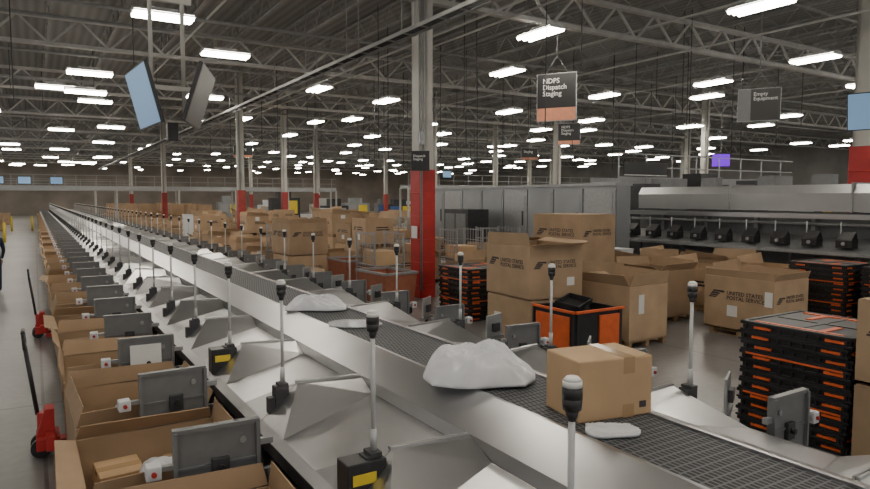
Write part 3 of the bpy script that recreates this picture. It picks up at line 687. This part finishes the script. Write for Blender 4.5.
d = device(); tag(d, 'black chute device with dial and stalk on the parallel machine', 'machine device', 'devices on the parallel machine'); d.location = (16.2, 3.1, 1.33)
for i in range(1, 15): dup(d, loc=(16.2, 3.1+i*0.8, 1.33))
def bridge(x0, x1, y, z, lab, w=1.4):
    r = root('conveyor_bridge', (x0, y, 0)); tag(r, lab, 'conveyor bridge'); L = x1-x0
    mb = MB(); mb.b2(0, L, -w/2, w/2, z, z+0.12); mb.b2(0, L, -w/2-0.03, -w/2, z-0.1, z+0.3); mb.b2(0, L, w/2, w/2+0.03, z-0.1, z+0.3); mb.obj('deck', GALV, r)
    mb = MB(); n = int(L/1.5)
    for i in range(n+1): mb.b2(i*1.5-0.02, i*1.5+0.02, -w/2-0.05, -w/2-0.01, z+0.1, z+1.2)
    for k in (0.65, 1.15): mb.b2(0, L, -w/2-0.05, -w/2-0.01, z+k, z+k+0.04)
    mb.obj('handrail', GALV, r)
    for i in range(int(L/5)+1):
        for s in (-1, 1):
            if -0.3 < x0+i*5 < 5.7: continue
            MB().b2(i*5-0.07, i*5+0.07, s*w/2-0.07, s*w/2+0.07, 0, z).obj('leg', GIRD, r)
    return r
b = bridge(18.6, 30, 17.9, 3.0, 'elevated conveyor bridge with handrail and black banner')
MB().b2(0.2, 2.6, -.82, -.78, 3.35, 3.85).obj('banner', SIGNB, b); MB().b2(0.2, 2.6, -.83, -.82, 3.35, 3.38).obj('banner_edge', SIGNT, b)
bridge(-9, 26, 62, 3.2, 'long pale elevated conveyor bridge across the hall')
bridge(26.5, 60, 48, 3.3, 'long elevated conveyor bridge across the hall')
bridge(-9, 10, 84, 3.4, 'far elevated conveyor bridge across the hall')
for i, (x, y) in enumerate([(18.8, 16.1), (20, 16.0), (21.5, 15.8), (23.2, 15.7), (25, 15.9), (26.5, 15.8)]):
    r = root('machine_cabinet', (x, y, 0)); tag(r, 'grey machine cabinet with panel beside the bridge', 'cabinet', 'machine cabinets')
    MB().b2(-.5, .5, -.4, .4, 0, 3.0+.2*(i % 3)).obj('body', GREYP if i % 2 else DARK, r); MB().b2(-.35, .35, -.43, -.4, 2.4, 2.9).obj('panel', TUB if i % 2 else SIGNB, r)
for i in range(120):
    x = random.uniform(17, 62); y = random.uniform(21, 90)
    if not free(x, y, 4.2, 2.0): continue
    occ.append((x, y)); h = random.uniform(1.8, 3.6); w = random.uniform(1, 2.1)
    r = root('distant_machine', (x, y, 0)); tag(r, 'grey processing machine seen far across the hall', 'machine', 'distant machines')
    mb = MB(); mb.b2(-w, w, -.6, .6, 0.0, h*0.7); mb.b2(-w*0.5, w*0.4, -.5, .5, h*0.7, h); mb.obj('body', random.choice([MACH, GREYP, GREYP, GIRD, DARK, TUB]), r)
    MB().b2(-w*0.8, -w*0.1, -.63, -.6, 0.5, h*0.6).obj('door', random.choice([GALV, DARK, BLUE]), r); MB().b2(w*0.1, w*0.8, -.63, -.6, 0.5, h*0.6).obj('door', random.choice([GALV, DARK, YELLOW]), r)
sc = root('status_screen', (-2.4, 61, 3.9)); tag(sc, 'small lit status screen hung in the distance', 'screen', 'distant status screens')
MB().b2(-.45, .45, 0, .08, -.3, .3).obj('frame', BLACK, sc); MB().b2(-.42, .42, -.01, 0, -.27, .27).obj('display', SCREEN, sc)
for x, y, z in [(-0.6, 61, 3.9), (1.6, 61, 3.9), (30, 46.8, 4.5)]: dup(sc, loc=(x, y, z))
r = root('purple_sign', (30.5, 21.2, 4.45), math.radians(-50)); tag(r, 'glowing purple square sign hung above machines', 'lit sign')
MB().b2(-.45, .45, -.02, .06, -.34, .34).obj('frame', BLACK, r); MB().b2(-.42, .42, -.04, -.02, -.31, .31).obj('lit_face', PURP, r); MB().b2(-.02, .02, 0, .03, .34, 4).obj('hanger', JOIST, r)

# ------------------------------------------------------------------ hanging signs
def sign(loc, w, h, rz, txt, tsz, lab, band=0.3, grey=False):
    r = root('hanging_sign', loc, math.radians(rz)); tag(r, lab, 'sign')
    MB().b2(-w/2, w/2, 0, 0.04, -h/2, h/2).obj('panel', SIGNB, r)
    if band: MB().b2(-w/2, w/2, -0.008, 0, -h/2, -h/2+h*band).obj('orange_band', ORDULL, r)
    mb = MB(); t = 0.02
    mb.b2(-w/2, w/2, -0.02, 0.05, h/2, h/2+t); mb.b2(-w/2, w/2, -0.02, 0.05, -h/2-t, -h/2); mb.b2(-w/2-t, -w/2, -0.02, 0.05, -h/2-t, h/2+t); mb.b2(w/2, w/2+t, -0.02, 0.05, -h/2-t, h/2+t); mb.obj('frame', GALV, r)
    if grey: MB().b2(-w/2, -w/2+w*0.3, -0.008, 0, -h/2, h/2).obj('grey_panel', GREYP, r)
    text_obj(txt, tsz, SIGNT, r, (-w/2+(w*0.36 if grey else w*0.14), -0.012, h/2-tsz*1.3), '-y')
    top = 8.9-loc[2]
    mb = MB(); mb.cyl((-w*0.3, 0.02, h/2), (-0.02, 0.02, h/2+0.5), 0.012, 6); mb.cyl((w*0.3, 0.02, h/2), (0.02, 0.02, h/2+0.5), 0.012, 6); mb.cyl((0, 0.02, h/2+0.45), (0, 0.02, top), 0.022, 8)
    mb.obj('hanger', GALV, r); return r
sign((13.3, 14.75, 5.48), 1.16, 1.36, -57, 'NDPS\nDispatch\nStaging', 0.205, 'black hanging sign with white lettering and orange band', band=.27)
sign((22.4, 23.9, 5.62), 1.05, 1.0, -50, 'NDPS\nDispatch\nStaging', 0.17, 'smaller black hanging sign with thin orange band', band=.18)
sign((18.9, 11.9, 5.33), 1.15, 0.95, -58, 'Empty\nEquipment', 0.155, 'black hanging sign with white lettering and grey side panel', band=0, grey=True)
for (x, y, z) in [(24, 40, 5.5), (12, 44, 5.6), (30, 36, 5.6)]:
    sign((x, y, z), 1.2, 0.8, -20, 'Staging', 0.24, 'small black hanging sign seen far away', band=0.2)

def monitor(loc, rz, tilt, lit, lab):
    r = root('hanging_monitor', loc); r.rotation_euler = (math.radians(tilt), 0, math.radians(rz)); tag(r, lab, 'monitor')
    MB().b2(-.62, .62, 0, .05, -.40, .40).obj('case', BLACK, r, bevel=0.006)
    MB().b2(-.3, .3, .05, .09, -.2, .2).obj('mount', GALV, r)
    MB().b2(-.6, .6, -.004, 0.0, -.38, .38).obj('display', SCREEN if lit else SIGNB, r); return r
monitor((1.30, 9.7, 3.86), -86, 14, True, 'large bluish lit monitor tilted down over the sorter')
monitor((2.03, 9.5, 3.88), 70, 18, False, 'large dark monitor tilted down over the sorter')
r = root('monitor_hanger', (1.64, 9.8, 0)); tag(r, 'pair of pale steel drop poles carrying two monitors', 'mounting poles')
MB().cyl((-.2, 0, 3.9), (-.2, 0, 8.9), .03, 10).obj('pole', COLW, r); MB().cyl((.22, 0, 3.7), (.22, 0, 8.9), .03, 10).obj('pole', COLW, r)
MB().b2(-.3, .34, -.03, .03, 4.0, 4.06).obj('crossbar', COLW, r); MB().b2(-.3, .34, -.03, .03, 5.2, 5.28).obj('crossbar', COLW, r)
MB().b2(-.02, .12, -.08, .08, 3.3, 3.55).obj('junction_box', BLACK, r, bevel=0.01)
monitor((15.3, 6.9, 4.35), -75, 10, True, 'bluish lit monitor hung near the column')
mp = MB().cyl((15.4, 6.95, 4.6), (15.4, 6.95, 8.9), 0.03, 8).obj('monitor_pole', GALV)
tag(mp, 'thin steel drop pole for the monitor', 'mounting pole')

def jack():
    r = root('pallet_jack')
    mb = MB(); mb.b2(-.1, .1, -.17, .17, .08, .2); mb.b2(-.02, .06, -.27, .27, .1, .24); mb.prism([(-.1, -.1, .2), (.06, -.1, .2), (.06, -.1, .46), (-.02, -.1, .46)], (0, .2, 0)); mb.cyl((-.03, 0, .2), (-.03, 0, .42), .06, 12)
    mb.obj('chassis', RED, r, bevel=0.006)
    for s in (-1, 1):
        MB().b2(.06, 1.15, s*.19-.08, s*.19+.08, .03, .08).obj('fork', RED, r)
    mb = MB(); mb.cyl((-.08, 0, .4), (-.16, 0, 1.08), .02, 10); mb.cyl((-.16, -.13, 1.08), (-.16, .13, 1.08), .018, 10); mb.cyl((-.16, -.13, 1.08), (-.17, -.12, 1.22), .016, 8); mb.cyl((-.16, .13, 1.08), (-.17, .12, 1.22), .016, 8); mb.cyl((-.17, -.12, 1.22), (-.17, .12, 1.22), .018, 8)
    mb.obj('handle', BLACK, r)
    for s in (-1, 1): MB().cyl((-.06, s*.09-.03, .09), (-.06, s*.09+.03, .09), .09, 18).obj('wheel', BLACK, r)
    return r
jk = jack(); tag(jk, 'red hand pallet jack with black handle, forks under a bin', 'pallet jack', 'pallet jacks in the aisle'); jk.location = (0.03, 7.3, 0)
dup(jk, loc=(0.03, 13.6, 0))

def person(loc, rz):
    r = root('person', loc, rz); tag(r, 'person in dark clothes standing in the aisle', 'person')
    V = [(0, 0, .95), (0, 0, 1.15), (0, 0.01, 1.38), (0, 0, 1.5), (0, -0.02, 1.6), (0, -0.02, 1.72),
         (-.1, 0, .9), (-.12, 0, .5), (-.12, .03, .09), (-.12, -.14, .04), (.1, 0, .9), (.13, -.04, .5), (.13, -.02, .09), (.13, -.18, .04),
         (-.19, .01, 1.4), (-.25, .02, 1.12), (-.24, -.1, .88), (.19, .01, 1.4), (.25, .0, 1.12), (.22, -.16, .92)]
    E = [(0, 1), (1, 2), (2, 3), (3, 4), (4, 5), (0, 6), (6, 7), (7, 8), (8, 9), (0, 10), (10, 11), (11, 12), (12, 13), (2, 14), (14, 15), (15, 16), (2, 17), (17, 18), (18, 19)]
    R = [.15, .14, .16, .055, .085, .075, .1, .07, .045, .04, .1, .07, .045, .04, .065, .045, .032, .065, .045, .032]
    me = bpy.data.meshes.new('body'); me.from_pydata(V, E, []); me.materials.append(CLOTH)
    o = bpy.data.objects.new('body', me); COL.objects.link(o); o.parent = r
    m = o.modifiers.new('skin', 'SKIN'); m.use_smooth_shade = True
    for i, s in enumerate(o.data.skin_vertices[0].data): s.radius = (R[i], R[i]*0.8 if i < 3 else R[i]); s.use_root = (i == 0)
    o.modifiers.new('sub', 'SUBSURF').levels = 2; o.modifiers['sub'].render_levels = 2
    n = 16
    me = bpy.data.meshes.new('head'); vs = []; fs = []
    for i in range(n+1):
        ph = math.pi*i/n
        for j_ in range(n):
            th = 2*math.pi*j_/n; x = .08*math.sin(ph)*math.cos(th); y = .1*math.sin(ph)*math.sin(th); z = .125*math.cos(ph)
            if y < -.07 and abs(x) < .02 and -.04 < z < .02: y -= .02
            if z < -.04: x *= .85
            vs.append((x, y-.02, z+1.68))
    for i in range(n):
        for j_ in range(n): fs.append((i*n+j_, (i+1)*n+j_, (i+1)*n+(j_+1) % n, i*n+(j_+1) % n))
    me.from_pydata(vs, [], fs); me.materials.append(SKIN); [setattr(p, 'use_smooth', True) for p in me.polygons]
    h = bpy.data.objects.new('head', me); COL.objects.link(h); h.parent = r
    hv = [(x*1.08, (y+.02)*1.06, (z-1.68)*1.05+1.69) for x, y, z in vs]
    hf = [q for q in fs if all(hv[i][2] > 1.70 or hv[i][1] > .03 for i in q)]
    me = bpy.data.meshes.new('hair'); me.from_pydata(hv, [], hf); me.materials.append(DARK); ho = bpy.data.objects.new('hair', me); COL.objects.link(ho); ho.parent = r
    for x, y, z, s in [(-.24, -.12, .86, -1), (.22, -.18, .9, 1)]:
        mb = MB(); mb.box((x, y-.02, z-.05), (.03, .075, .09))
        for k in range(4): mb.cyl((x, y-.05+k*.02, z-.09), (x-s*.01, y-.055+k*.02, z-.155-.01*(k in (1, 2))), .009, 6)
        mb.cyl((x, y-.055, z-.04), (x-s*.01, y-.085, z-.09), .01, 6); mb.obj('hand', SKIN, r)
    return r
person((-0.98, 20.6, 0), math.radians(200))
b0 = MB().cyl((0, 0, 0), (0, 0, 1.1), .07, 12).obj('safety_bollard', YELLOW, loc=(-1.5, 44, 0)); tag(b0, 'yellow steel safety bollard at the aisle end', 'bollard', 'yellow bollards')
for x, y in [(-.2, 58), (-1.5, 58)]: dup(b0, loc=(x, y, 0))

# ------------------------------------------------------------------ world + camera
w = bpy.data.worlds.new('world'); bpy.context.scene.world = w; w.use_nodes = True
w.node_tree.nodes['Background'].inputs[0].default_value = (1.0, 0.97, 0.93, 1); w.node_tree.nodes['Background'].inputs[1].default_value = 0.66
cam = bpy.data.cameras.new('camera'); cam.lens = 26.9; cam.sensor_width = 36; cam.clip_end = 300
co = bpy.data.objects.new('camera', cam); COL.objects.link(co); co.location = (0, 0, 2.5); co.rotation_euler = (math.radians(90-4.1), 0, math.radians(-31.6))
bpy.context.scene.camera = co
print('bins', cnt, n_used, nfar, 'lights', len(used), 'objects', len(bpy.data.objects))
